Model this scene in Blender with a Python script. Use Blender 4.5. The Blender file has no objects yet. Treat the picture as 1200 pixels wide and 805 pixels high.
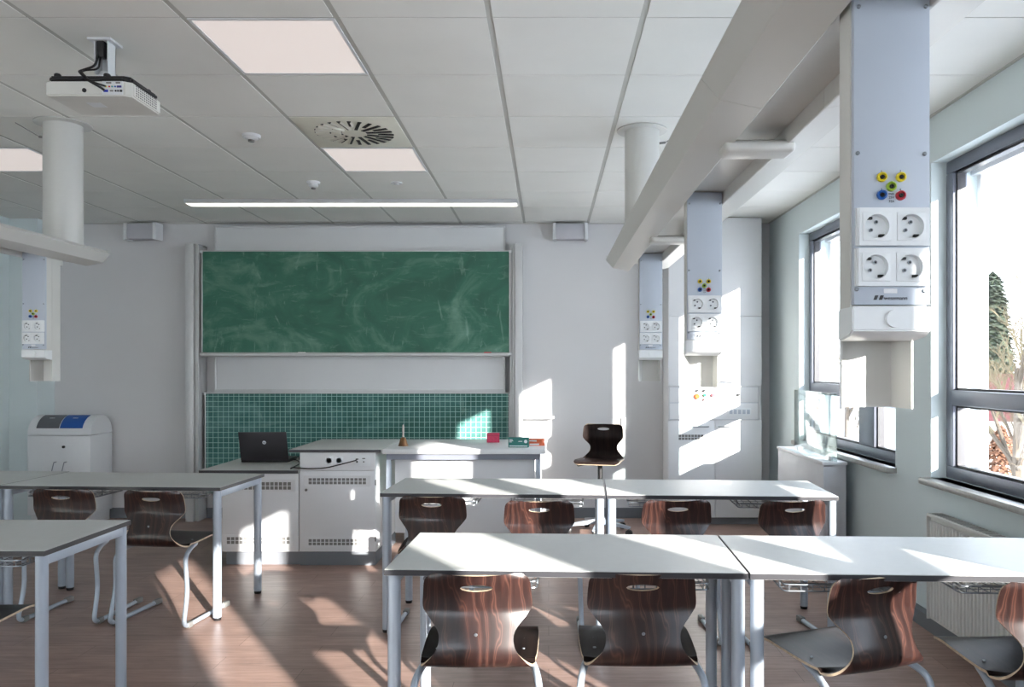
import bpy, bmesh, math, random
from mathutils import Vector, Matrix
R = math.radians
random.seed(7)
COL = bpy.context.scene.collection
CH = 1.47                                    # eye height of the camera
CEIL = 2.90

# ------------------------------------------------------------------ materials
def lin(c):
    return tuple((v/12.92 if v <= .04045 else ((v+.055)/1.055)**2.4) for v in (x/255 for x in c))+(1,)
class N:
    def __init__(s, name):
        s.m = bpy.data.materials.new(name); s.m.use_nodes = True
        s.t = s.m.node_tree; s.b = s.t.nodes['Principled BSDF']; s.out = s.t.nodes['Material Output']
    def n(s, typ, **kw):
        d = s.t.nodes.new(typ)
        for k, v in kw.items(): setattr(d, k, v)
        return d
    def l(s, a, b): s.t.links.new(a, b)
    def ramp(s, fac, stops):
        r = s.n('ShaderNodeValToRGB'); e = r.color_ramp.elements
        while len(e) < len(stops): e.new(.5)
        for i, (p, c) in enumerate(stops): e[i].position = p; e[i].color = c
        s.l(fac, r.inputs[0]); return r.outputs[0]
    def noise(s, scale, detail=4, vec=None, rough=.5, dist=0):
        k = s.n('ShaderNodeTexNoise'); k.inputs['Scale'].default_value = scale; k.inputs['Detail'].default_value = detail
        k.inputs['Roughness'].default_value = rough; k.inputs['Distortion'].default_value = dist
        if vec: s.l(vec, k.inputs['Vector'])
        return k.outputs[0]
    def coord(s, scale=(1,1,1), rot=(0,0,0), loc=(0,0,0), space='Object'):
        t = s.n('ShaderNodeTexCoord'); m = s.n('ShaderNodeMapping')
        m.inputs['Scale'].default_value = scale; m.inputs['Rotation'].default_value = rot; m.inputs['Location'].default_value = loc
        s.l(t.outputs[space], m.inputs[0]); return m.outputs[0]
    def mix(s, fac, a, b, mode='MIX'):
        m = s.n('ShaderNodeMix', data_type='RGBA', blend_type=mode)
        for i, v in ((0, fac), (6, a), (7, b)):
            if hasattr(v, 'default_value') or hasattr(v, 'links'): s.l(v, m.inputs[i])
            else: m.inputs[i].default_value = v
        return m.outputs[2]
    def bump(s, h, strength=.2, dist=.01):
        b = s.n('ShaderNodeBump'); b.inputs['Strength'].default_value = strength; b.inputs['Distance'].default_value = dist
        s.l(h, b.inputs['Height']); s.l(b.outputs[0], s.b.inputs['Normal'])
def mat(name, rgb, rough=.5, metal=0, var=.04, vscale=6, bump=0, bscale=200, coat=0, spec=.5):
    s = N(name); c = lin(rgb)
    lo = tuple(v*(1-var) for v in c[:3])+(1,); hi = tuple(min(1, v*(1+var)) for v in c[:3])+(1,)
    k = s.noise(vscale, 5, s.coord())
    s.l(s.ramp(k, [(.3, lo), (.7, hi)]), s.b.inputs['Base Color'])
    s.b.inputs['Roughness'].default_value = rough; s.b.inputs['Metallic'].default_value = metal
    s.b.inputs['Coat Weight'].default_value = coat; s.b.inputs['Specular IOR Level'].default_value = spec
    if bump: s.bump(s.noise(bscale, 3, s.coord()), bump, .002)
    return s.m
def emis(name, rgb, strength):
    s = N(name); s.b.inputs['Base Color'].default_value = lin(tuple(v*.72 for v in rgb))
    s.b.inputs['Emission Color'].default_value = lin(rgb); s.b.inputs['Emission Strength'].default_value = strength
    s.b.inputs['Roughness'].default_value = .5
    return s.m

def m_floor():
    s = N('vinyl_planks')
    br = s.n('ShaderNodeTexBrick'); s.l(s.coord((1,1,1)), br.inputs['Vector'])
    for k, v in (('Scale', 1), ('Mortar Size', .0012), ('Brick Width', 1.2), ('Row Height', .16), ('Bias', 0), ('Mortar Smooth', .1)):
        br.inputs[k].default_value = v
    br.offset = .37
    br.inputs['Color1'].default_value = (.2,.2,.2,1); br.inputs['Color2'].default_value = (.8,.8,.8,1); br.inputs['Mortar'].default_value = (0,0,0,1)
    g = s.noise(6, 8, s.coord((.7, 9, 1)), .62, .4)
    g2 = s.noise(3, 6, s.coord((1, 3.2, 1), loc=(4,2,0)), .65, .8)
    base = s.ramp(g, [(.25, lin((106,88,81))), (.5, lin((146,120,110))), (.78, lin((180,153,141)))])
    c = s.mix(.45, base, s.ramp(g2, [(.3, lin((116,95,87))), (.7, lin((170,142,130)))]))
    c = s.mix(.16, c, br.outputs['Color'], 'OVERLAY')
    c = s.mix(br.outputs['Fac'], c, lin((84,64,58)))
    s.l(c, s.b.inputs['Base Color']); s.b.inputs['Roughness'].default_value = .36
    s.b.inputs['Specular IOR Level'].default_value = .4
    s.bump(g, .08, .003); return s.m
def m_wood():
    s = N('dark_pressed_wood')
    v = s.coord((1, .09, .09))
    g = s.noise(46, 6, v, .6, .6)
    w = s.n('ShaderNodeTexWave', wave_type='BANDS', bands_direction='X'); s.l(s.coord((1, .34, .34)), w.inputs[0])
    w.inputs['Scale'].default_value = 8; w.inputs['Distortion'].default_value = 16; w.inputs['Detail'].default_value = 3; w.inputs['Detail Scale'].default_value = .9
    a = s.ramp(g, [(.3, lin((27,17,16))), (.55, lin((46,28,25))), (.8, lin((76,47,39)))])
    b = s.ramp(w.outputs[0], [(0, lin((30,18,17))), (.8, lin((48,29,26))), (.93, lin((100,66,55))), (1, lin((46,28,25)))])
    s.l(s.mix(.5, a, b), s.b.inputs['Base Color'])
    s.b.inputs['Roughness'].default_value = .3; s.b.inputs['Specular IOR Level'].default_value = .45; s.b.inputs['Coat Weight'].default_value = .25; s.b.inputs['Coat Roughness'].default_value = .2
    return s.m
def m_seat():
    s = N('black_stained_wood')
    g = s.noise(46, 6, s.coord((1, .09, .09)), .6, .6)
    s.l(s.ramp(g, [(.3, lin((24,20,20))), (.7, lin((46,36,33)))]), s.b.inputs['Base Color'])
    s.b.inputs['Roughness'].default_value = .3; s.b.inputs['Specular IOR Level'].default_value = .07
    return s.m
def m_chalk(grid):
    s = N('grid_chalkboard_green' if grid else 'chalkboard_green')
    a = s.noise(1.6, 7, s.coord((1,1,1.3)), .6, 1.5)
    b = s.noise(3.4, 8, s.coord((.55,1,2.2), loc=(3,1,4)), .7, 2.8)
    c = s.noise(2.0, 6, s.coord((2.6,1,.8), rot=(0,.5,0), loc=(9,1,2)), .62, 3.5)
    base = lin((60,110,92)) if not grid else lin((60,108,104))
    lt = lin((108,148,130)) if not grid else lin((104,148,144)); dk = lin((54,98,82)) if not grid else lin((48,96,88))
    col = s.ramp(a, [(.35, dk), (.5, base), (.72, lt)])
    col = s.mix(s.ramp(b, [(.56, (0,0,0,1)), (.80, (.42,.42,.42,1))]), col, lin((150,185,172)))
    col = s.mix(s.ramp(c, [(.60, (0,0,0,1)), (.80, (.5,.5,.5,1))]), col, lin((165,196,184)))
    if grid:
        tc = s.n('ShaderNodeTexCoord'); sp = s.n('ShaderNodeSeparateXYZ'); s.l(tc.outputs['Object'], sp.inputs[0])
        def line(o):
            m1 = s.n('ShaderNodeMath', operation='MULTIPLY'); s.l(o, m1.inputs[0]); m1.inputs[1].default_value = 20
            f = s.n('ShaderNodeMath', operation='FRACT'); s.l(m1.outputs[0], f.inputs[0])
            g = s.n('ShaderNodeMath', operation='LESS_THAN'); s.l(f.outputs[0], g.inputs[0]); g.inputs[1].default_value = .09
            return g.outputs[0]
        mx = s.n('ShaderNodeMath', operation='MAXIMUM'); s.l(line(sp.outputs[0]), mx.inputs[0]); s.l(line(sp.outputs[2]), mx.inputs[1])
        col = s.mix(mx.outputs[0], col, lin((160,202,192)))
    s.l(col, s.b.inputs['Base Color']); s.b.inputs['Roughness'].default_value = .55; s.b.inputs['Specular IOR Level'].default_value = .3
    return s.m
def m_glass(name, tint=(1,1,1,1), refl=1.0):
    s = N(name); t = s.t
    t.nodes.remove(s.b)
    tr = s.n('ShaderNodeBsdfTransparent'); tr.inputs[0].default_value = tint
    gl = s.n('ShaderNodeBsdfGlossy'); gl.inputs['Roughness'].default_value = .01
    lw = s.n('ShaderNodeLayerWeight'); lw.inputs['Blend'].default_value = .5
    pw = s.n('ShaderNodeMath', operation='POWER'); pw.inputs[1].default_value = 5; s.l(lw.outputs['Facing'], pw.inputs[0])
    mu = s.n('ShaderNodeMath', operation='MULTIPLY_ADD'); mu.use_clamp = True; mu.inputs[1].default_value = .92*refl; mu.inputs[2].default_value = .04*refl; s.l(pw.outputs[0], mu.inputs[0])
    mx = s.n('ShaderNodeMixShader'); s.l(mu.outputs[0], mx.inputs[0]); s.l(tr.outputs[0], mx.inputs[1]); s.l(gl.outputs[0], mx.inputs[2])
    s.l(mx.outputs[0], s.out.inputs[0]); return s.m

WALL = mat('white_wall_paint', (212,212,213), .85, var=.015, vscale=2, bump=.12, bscale=400)
MINT = mat('pale_mint_wall_paint', (212,223,224), .85, var=.015, vscale=2, bump=.12, bscale=400)
TILE = mat('ceiling_tile', (232,232,227), .9, var=.02, vscale=3, bump=.15, bscale=500)
RUN = mat('ceiling_runner', (190,190,184), .6)
FLOOR = m_floor(); WOOD = m_wood(); SEAT = m_seat()
EDGE = mat('birch_ply_edge', (196,176,150), .5, var=.2, vscale=60)
PLINTH = mat('grey_plinth', (112,116,122), .6)
WHITE = mat('white_laminate', (222,224,226), .35, var=.01)
TOPG = mat('light_grey_laminate', (192,194,192), .42, var=.02, vscale=30)
CORE = mat('black_core_edge', (52,52,56), .4)
LEG = mat('silver_blue_tube', (168,178,190), .35, .25)
WIRE = mat('steel_wire', (140,146,152), .3, .8)
GREYP = mat('grey_plastic', (120,120,118), .45)
BLACK = mat('black_plastic', (26,26,28), .4)
DARK = mat('dark_recess', (14,14,15), .7)
PLATE = mat('blue_grey_plate', (180,189,201), .42, 0, var=.01)
BEAM = mat('boom_enamel', (204,204,200), .38, .1, var=.01)
ALU = mat('brushed_aluminium', (204,205,206), .4, .2, var=.03)
FRAME = mat('grey_window_frame', (122,126,138), .38, .35)
SILL = mat('grey_stone_sill', (158,158,154), .3, .1, var=.12, vscale=50)
SOCK = mat('white_socket_plastic', (224,228,230), .3)
YEL = mat('yellow_jack', (226,205,30), .4); BLU = mat('blue_jack', (20,90,170), .4); RED = mat('red_jack', (190,30,50), .4); GRN = mat('green_yellow_jack', (150,180,40), .4)
RADW = mat('radiator_enamel', (214,214,210), .4)
GLASS = m_glass('clear_glass'); SCREEN = m_glass('screen_glass', (.9,.97,.96,1), 1.6); ACRYL = m_glass('clear_acrylic', (.93,.95,.96,1), 1)
DIFF = emis('panel_diffuser', (255,243,238), .22)
TUBE = emis('linear_diffuser', (255,250,240), 1.0)

# ------------------------------------------------------------------ mesh builder
class MB:
    def __init__(s): s.bm = bmesh.new(); s.M = None
    def _fin(s, vs, fs, m):
        for f in fs: f.material_index = m
        if s.M is not None:
            for v in vs: v.co = s.M @ v.co
    def box(s, x0, x1, y0, y1, z0, z1, m=0, bev=0, seg=2):
        b = bmesh.new()
        vs = [b.verts.new((x, y, z)) for x in (x0, x1) for y in (y0, y1) for z in (z0, z1)]
        for q in ((0,1,3,2),(4,6,7,5),(0,4,5,1),(2,3,7,6),(0,2,6,4),(1,5,7,3)): b.faces.new([vs[i] for i in q])
        if bev: bmesh.ops.bevel(b, geom=b.edges[:], offset=bev, segments=seg, affect='EDGES', profile=.5)
        s.merge(b, m); return s
    def merge(s, b, m=None):
        b.verts.index_update()
        mp = [s.bm.verts.new(s.M @ v.co if s.M is not None else v.co) for v in b.verts]
        for f in b.faces:
            try:
                g = s.bm.faces.new([mp[v.index] for v in f.verts]); g.material_index = f.material_index if m is None else m
            except ValueError: pass
        b.free()
    def poly(s, pts, m=0):
        vs = [s.bm.verts.new(p) for p in pts]; f = s.bm.faces.new(vs); s._fin(vs, [f], m); return s
    def prism(s, pts, axis, a, b, m=0, bev=0):
        def P(u, v, w):
            return {'x': (w, u, v), 'y': (u, w, v), 'z': (u, v, w)}[axis]
        t = bmesh.new()
        A = [t.verts.new(P(u, v, a)) for u, v in pts]; B = [t.verts.new(P(u, v, b)) for u, v in pts]
        n = len(pts); t.faces.new(A); t.faces.new(B[::-1])
        for i in range(n): t.faces.new([A[i], B[i], B[(i+1) % n], A[(i+1) % n]])
        bmesh.ops.recalc_face_normals(t, faces=t.faces[:])
        if bev: bmesh.ops.bevel(t, geom=t.edges[:], offset=bev, segments=2, affect='EDGES')
        s.merge(t, m); return s
    def cyl(s, p0, p1, r0, r1=None, n=20, m=0, caps=True):
        p0 = Vector(p0); p1 = Vector(p1); r1 = r0 if r1 is None else r1
        d = (p1-p0).normalized(); u = d.orthogonal().normalized(); w = d.cross(u)
        ring = lambda p, r: [s.bm.verts.new(p+(u*math.cos(2*math.pi*i/n)+w*math.sin(2*math.pi*i/n))*r) for i in range(n)]
        A = ring(p0, r0); B = ring(p1, r1); fs = [s.bm.faces.new([A[i], A[(i+1) % n], B[(i+1) % n], B[i]]) for i in range(n)]
        if caps: fs += [s.bm.faces.new(A[::-1]), s.bm.faces.new(B)]
        s._fin(A+B, fs, m); return s
    def lathe(s, prof, c, n=28, m=0, axis='z', half=None):
        rings = []; allv = []
        for r, h in prof:
            rr = []
            for i in range(n):
                a = 2*math.pi*i/n
                p = {'z': (c[0]+r*math.cos(a), c[1]+r*math.sin(a), c[2]+h), 'y': (c[0]+r*math.cos(a), c[1]+h, c[2]+r*math.sin(a)),
                     'x': (c[0]+h, c[1]+r*math.cos(a), c[2]+r*math.sin(a))}[axis]
                rr.append(s.bm.verts.new(p))
            rings.append(rr); allv += rr
        fs = []
        for A, B in zip(rings, rings[1:]):
            fs += [s.bm.faces.new([A[i], A[(i+1) % n], B[(i+1) % n], B[i]]) for i in range(n)]
        if prof[0][0] > 1e-6: fs.append(s.bm.faces.new(rings[0][::-1]))
        if prof[-1][0] > 1e-6: fs.append(s.bm.faces.new(rings[-1]))
        s._fin(allv, fs, m); return s
    def tube(s, pts, r, n=10, m=0, fillet=0, closed=False):
        pts = [Vector(p) for p in pts]
        if fillet: pts = fil(pts, fillet)
        u = None; rings = []; allv = []
        for i, p in enumerate(pts):
            a = pts[max(i-1, 0)]; b = pts[min(i+1, len(pts)-1)]; d = (b-a).normalized()
            u = (d.orthogonal() if u is None else (u-d*u.dot(d))).normalized(); w = d.cross(u)
            rr = [s.bm.verts.new(p+(u*math.cos(2*math.pi*k/n)+w*math.sin(2*math.pi*k/n))*r) for k in range(n)]
            rings.append(rr); allv += rr
        fs = []
        for A, B in zip(rings, rings[1:]): fs += [s.bm.faces.new([A[k], A[(k+1) % n], B[(k+1) % n], B[k]]) for k in range(n)]
        fs += [s.bm.faces.new(rings[0][::-1]), s.bm.faces.new(rings[-1])]
        s._fin(allv, fs, m); return s
    def build(s, name, mats, parent=None, loc=(0,0,0), smooth=35):
        bmesh.ops.remove_doubles(s.bm, verts=s.bm.verts[:], dist=1e-6)
        bmesh.ops.recalc_face_normals(s.bm, faces=s.bm.faces[:])
        me = bpy.data.meshes.new(name); s.bm.to_mesh(me); s.bm.free()
        for q in (mats if isinstance(mats, (list, tuple)) else [mats]): me.materials.append(q)
        if smooth: me.shade_smooth(); me.set_sharp_from_angle(angle=R(smooth))
        o = bpy.data.objects.new(name, me); COL.objects.link(o); o.location = loc
        if parent: o.parent = parent
        return o
def fil(pts, r, k=6):
    out = [pts[0]]
    for i in range(1, len(pts)-1):
        p = pts[i]; a = pts[i-1]-p; b = pts[i+1]-p
        d = min(r, a.length*.48, b.length*.48); A = p+a.normalized()*d; B = p+b.normalized()*d
        for j in range(k+1):
            t = j/k; out.append(A*(1-t)**2+p*2*t*(1-t)+B*t*t)
    return out+[pts[-1]]
def cat(pts, n):
    """Catmull-Rom through tuples; n samples per span"""
    out = []; P = [pts[0]]+list(pts)+[pts[-1]]
    for i in range(1, len(P)-2):
        for j in range(n):
            t = j/n; a, b, c, d = P[i-1:i+3]
            out.append(tuple(.5*((2*b[k])+(-a[k]+c[k])*t+(2*a[k]-5*b[k]+4*c[k]-d[k])*t*t+(-a[k]+3*b[k]-3*c[k]+d[k])*t**3) for k in range(len(b))))
    out.append(tuple(pts[-1])); return out
def empty(name, loc=(0,0,0), rotz=0, parent=None):
    o = bpy.data.objects.new(name, None); COL.objects.link(o); o.location = loc; o.rotation_euler = (0,0,rotz); o.empty_display_size = .1
    if parent: o.parent = parent
    return o
def tag(o, label=None, cat_=None, group=None, kind=None):
    if label: o['label'] = label
    if cat_: o['category'] = cat_
    if group: o['group'] = group
    if kind: o['kind'] = kind
    return o
def thing(name, label, cat_, loc=(0,0,0), rotz=0, group=None): return tag(empty(name, loc, rotz), label, cat_, group)
def struct(name, mb, m, **k): return tag(mb.build(name, m, **k), kind='structure')
def copy_tree(o, parent=None):
    c = o.copy(); COL.objects.link(c)
    if parent: c.parent = parent
    for ch in list(o.children): copy_tree(ch, c)
    return c
def lettering(name, txt, size, m, parent, loc, rot=(R(90),0,0), align='CENTER', ext=.0003):
    cu = bpy.data.curves.new(name, 'FONT'); cu.body = txt; cu.size = size; cu.align_x = align; cu.extrude = ext
    t = bpy.data.objects.new(name+'_src', cu); COL.objects.link(t)
    dg = bpy.context.evaluated_depsgraph_get(); dg.update()
    me = bpy.data.meshes.new_from_object(t.evaluated_get(dg)); bpy.data.objects.remove(t)
    me.name = name; me.materials.clear(); me.materials.append(m)
    o = bpy.data.objects.new(name, me); COL.objects.link(o); o.parent = parent; o.location = loc; o.rotation_euler = rot
    return o
def B(*a, **k): return MB().box(*a, **k)

# ------------------------------------------------------------------ room shell
XL, XR, YB, YF = -5.14, 2.175, 7.73, -3.2
struct('floor', B(XL-.3, XR+.33, YF-.3, YB+.3, -.2, 0), FLOOR)
struct('wall_back', B(XL-.3, XR+.33, YB, YB+.3, 0, 3.2), WALL)
struct('wall_left', B(XL-.3, XL, YF, YB, 0, 3.2).box(XL, -4.87, 7.47, YB, 0, CEIL), MINT)
FILL_WINS = [(-4.9, -3.2), (-2.95, -1.3)]                      # unseen windows added behind the camera so sky light fills the room
wf = B(XL-.3, XR+.33, YF-.3, YF, 0, .85).box(XL-.3, XR+.33, YF-.3, YF, 2.64, 3.2)
for a, b in ((XL-.3, -4.9), (-3.2, -2.95), (-1.3, XR+.33)): wf.box(a, b, YF-.3, YF, .85, 2.64)
struct('wall_front', wf, WALL, smooth=0)
WINS = [(4.92, 6.81), (2.50, 4.46), (-.12, 1.77), (-2.45, -.42)]
WZ0, WZ1 = .85, 2.64
w = B(XR, 2.5, YF, YB, 0, WZ0).box(XR, 2.5, YF, YB, WZ1, 3.2)
ys = [YF]+[v for a, b in reversed(WINS) for v in (a, b)]+[YB]
for i in range(0, len(ys), 2): w.box(XR, 2.5, ys[i], ys[i+1], WZ0, WZ1)
struct('wall_right', w, MINT, smooth=0)

# suspended ceiling: tiles sitting in a runner grid, leaving out the tiles taken by lights and the air outlet
TX, TY, ST = -.24, 3.82, .625
LIGHTS = [(-2, -1), (-2, 2), (-6, -1), (-6, 2), (2, -1), (2, 2)]            # (column, row) of light panels
LIGHTS += [(c, r) for c in (-6, -2, 2) for r in (-4, -7)]
VENT = (-2, 1)
c = B(XL, XR, YF, YB, CEIL+.003, CEIL+.05, m=1)
for i in range(-8, 4):
    for j in range(-12, 7):
        if (i, j) in LIGHTS or (i, j) == VENT: continue
        x0 = max(TX+i*ST, XL)+.013; x1 = min(TX+(i+1)*ST, XR)-.013
        y0 = max(TY+j*ST, YF)+.0045; y1 = min(TY+(j+1)*ST, YB)-.0045
        if x1-x0 > .03 and y1-y0 > .02: c.box(x0, x1, y0, y1, CEIL, CEIL+.02)
struct('ceiling', c, [TILE, RUN], smooth=0)
struct('trim_1', B(XL, XR-.001, YB-.022, YB-.001, CEIL-.004, CEIL+.01), RUN)
struct('trim_2', B(XR-.022, XR-.001, YF, YB, CEIL-.004, CEIL+.01), RUN)
struct('baseboard_back', B(-4.87, 1.12, YB-.015, YB, 0, .1), PLINTH)
struct('baseboard_left', B(XL, XL+.015, YF, 7.47, 0, .1), PLINTH)
struct('baseboard_right', B(XR-.05, XR, YF, 5.5, 0, .085), PLINTH)

# windows
for n, (a, b) in enumerate(WINS):
    wn = tag(empty('window_%d' % (n+1), (2.26, (a+b)/2, WZ0)), kind='structure')
    fb = MB(); h = WZ1-WZ0; L0 = a-(a+b)/2; L1 = b-(a+b)/2
    far = 1.10 if n == 0 else .88; mul = (L1-far-.27, L1-far)
    fb.box(0, .08, L0, L1, 0, .07, bev=.006).box(0, .08, L0, L1, h-.07, h, bev=.006)
    fb.box(0, .08, L0, L0+.075, .07, h-.07, bev=.006).box(0, .08, L1-.075, L1, .07, h-.07, bev=.006)
    fb.box(-.005, .08, mul[0], mul[1], .07, h-.07, bev=.01)
    fb.box(-.01, .08, L0+.07, L1-.07, .415, .5, bev=.01)
    fb.build('window_frame', FRAME, wn)
    for (y0, y1) in ((L0+.075, mul[0]), (mul[1], L1-.075)):
        for (z0, z1) in ((.07, .415), (.5, h-.07)):
            q = MB()
            q.box(.02, .065, y0, y1, z0, z0+.012).box(.02, .065, y0, y1, z1-.012, z1).box(.02, .065, y0, y0+.012, z0, z1).box(.02, .065, y1-.012, y1, z0, z1)
            q.build('glazing_bead', CORE, wn)
            MB().box(.04, .046, y0, y1, z0, z1).build('glass_pane', GLASS, wn)
    for yy in (L0+.03, L1-.03):
        MB().box(.17, .2, yy-.02, yy+.02, 0, h, bev=.003).build('blind_guide', ALU, wn)
    MB().box(.14, .238, L0+.002, L1-.002, h-.075, h-.001, bev=.003).build('blind_box', ALU, wn)
    MB().box(.08, .3, L0, L1, -.02, .008).build('outer_sill', ALU, wn)
    MB().box(-.15, .0, L0-.02, L1+.02, -.035, 0, bev=.006).build('window_sill', SILL, wn)

for n, (a, b) in enumerate(FILL_WINS):  # added sky-fill windows, out of view in the wall behind the camera
    wn = tag(empty('window_%d' % (n+5), ((a+b)/2, YF-.15, WZ0)), kind='structure'); hw_ = (b-a)/2; h = WZ1-WZ0
    fb = MB().box(-hw_, hw_, -.04, .04, 0, .07).box(-hw_, hw_, -.04, .04, h-.07, h).box(-hw_, -hw_+.07, -.04, .04, .07, h-.07).box(hw_-.07, hw_, -.04, .04, .07, h-.07).box(-hw_, hw_, -.04, .04, .415, .5)
    fb.build('window_frame', FRAME, wn)
    MB().box(-hw_+.06, hw_-.06, -.003, .003, .06, h-.06).build('glass_pane', GLASS, wn)

# ------------------------------------------------------------------ world, sun, camera
SUN = Vector((-.551, .834, -.268)).normalized()
sl = bpy.data.lights.new('sun', 'SUN'); sl.energy = 9.5; sl.angle = R(.6); sl.color = (1, .955, .89)
so = bpy.data.objects.new('sun', sl); COL.objects.link(so); so.rotation_euler = SUN.to_track_quat('-Z', 'Y').to_euler(); so.location = (12, -15, 8)
wd = bpy.data.worlds.new('sky'); bpy.context.scene.world = wd; wd.use_nodes = True; t = wd.node_tree
bg = t.nodes['Background']; tc = t.nodes.new('ShaderNodeTexCoord'); sp = t.nodes.new('ShaderNodeSeparateXYZ'); rp = t.nodes.new('ShaderNodeValToRGB')
t.links.new(tc.outputs['Generated'], sp.inputs[0]); t.links.new(sp.outputs[2], rp.inputs[0]); t.links.new(rp.outputs[0], bg.inputs[0])
e = rp.color_ramp.elements; e[0].position = 0; e[0].color = (.86,.90,.95,1); e[1].position = .6; e[1].color = (.60,.72,.90,1)
bg.inputs[1].default_value = 3.2
cam = bpy.data.cameras.new('camera'); co = bpy.data.objects.new('camera', cam); COL.objects.link(co)
cam.sensor_width = 36; cam.lens = 36*919/1200; cam.shift_x = -43/1200; cam.shift_y = 29.5/1200; cam.clip_start = .02; cam.clip_end = 400
co.location = (0, 0, CH); co.rotation_euler = (R(90), 0, 0)
S = bpy.context.scene; S.camera = co
S.view_settings.view_transform = 'Standard'; S.view_settings.look = 'None'; S.view_settings.gamma = 1; S.view_settings.use_curve_mapping = False
S.view_settings.exposure = 1.37

# ------------------------------------------------------------------ ceiling fittings
LIGHT_LABELS = {(-2,-1): 'square recessed ceiling light panel, largest one, to the right of the projector',
                (-2,2): 'square recessed ceiling light panel directly behind the round air outlet',
                (-6,2): 'recessed ceiling light panel partly hidden behind the left support tube'}
for (i, j) in LIGHTS:
    x, y = TX+(i+.5)*ST, TY+(j+.5)*ST
    if (i, j) in LIGHT_LABELS: lb, g = LIGHT_LABELS[(i, j)], 'recessed ceiling light panels'
    elif j < -1: lb, g = 'recessed ceiling light panel above the back of the room outside the view', 'ceiling light panels out of view'
    else: lb, g = 'recessed ceiling light panel hidden above a boom or left of the view', 'ceiling light panels hidden from view'
    L = thing('ceiling_light', lb, 'ceiling light', (x, y, CEIL), 0, g)
    f = MB(); a = .3025; k = .289
    f.box(-a, a, -a, -k, -.002, .012).box(-a, a, k, a, -.002, .012).box(-a, -k, -k, k, -.002, .012).box(k, a, -k, k, -.002, .012)
    f.build('light_frame', WHITE, L)
    MB().box(-k, k, -k, k, .001, .010).build('diffuser', DIFF, L)
# swirl air outlet
x, y = TX+(VENT[0]+.5)*ST, TY+(VENT[1]+.5)*ST
V = thing('air_outlet', 'square cream ceiling air outlet with a ring of radial black slots', 'ceiling vent', (x, y, CEIL))
MB().box(-.3, .3, -.3, .3, -.003, .012, bev=.002).build('outlet_plate', mat('cream_metal', (224,222,208), .5), V)
b = MB()
for k in range(24):
    a = 2*math.pi*k/24+.1; r0, r1 = (.075, .235) if k % 2 else (.14, .235)
    b.M = Matrix.Rotation(a, 4, 'Z'); b.box(r0, r1, -.011, .011, -.0055, -.0028)
b.M = None; b.build('radial_slots', DARK, V)
b = MB()
for k in range(24):
    a = 2*math.pi*k/24+.1; r0, r1 = (.08, .23) if k % 2 else (.145, .23)
    b.M = Matrix.Rotation(a, 4, 'Z') @ Matrix.Translation((0,.006,0)) @ Matrix.Rotation(R(35), 4, 'X'); b.box(r0, r1, -.007, .006, -.010, -.009)
b.build('deflector_blades', mat('cream_blade', (214,212,200), .5), V)
# smoke detectors and small ceiling discs
def detector(x, y, label, r=.05, h=.045):
    d = thing('smoke_detector', label, 'smoke detector', (x, y, CEIL))
    MB().lathe([(r, 0), (r, -.012), (r*.9, -.02)], (0,0,0)).build('detector_base', WHITE, d)
    MB().lathe([(r*.72, -.02), (r*.7, -h*.8), (r*.5, -h), (0.0001, -h)], (0,0,0)).build('sensor_cap', WHITE, d)
    MB().lathe([(r*.35, -h-.001), (r*.33, -h-.012), (.0001, -h-.012)], (0,0,0), n=16).build('sensor_grille', GREYP, d)
detector(-1.82, 4.8, 'white round smoke detector on the ceiling left of the air outlet', .055, .03)
detector(-1.80, 6.0, 'white smoke detector with grey sensor tip above the long board lamp')
d = thing('ceiling_disc', 'small flat white round cover on the ceiling above the board lamp', 'ceiling sensor', (-1.17, 6.03, CEIL))
MB().lathe([(.045, 0), (.042, -.008), (.0001, -.008)], (0,0,0)).build('disc_cover', WHITE, d)
MB().lathe([(.02, -.008), (.018, -.016), (.0001, -.016)], (0,0,0), n=16).build('disc_centre', WHITE, d)
# long linear lamp over the board
L = thing('board_lamp', 'long slim grey linear lamp lit white below, on the ceiling before the blackboard', 'lamp', (-1.665, 6.67, CEIL))
MB().box(-1.405, 1.405, -.075, .075, -.036, -.0005, bev=.003).build('lamp_body', ALU, L)
MB().box(-1.395, 1.395, -.062, .062, -.0385, -.034, bev=.001).build('lamp_diffuser', TUBE, L)

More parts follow.
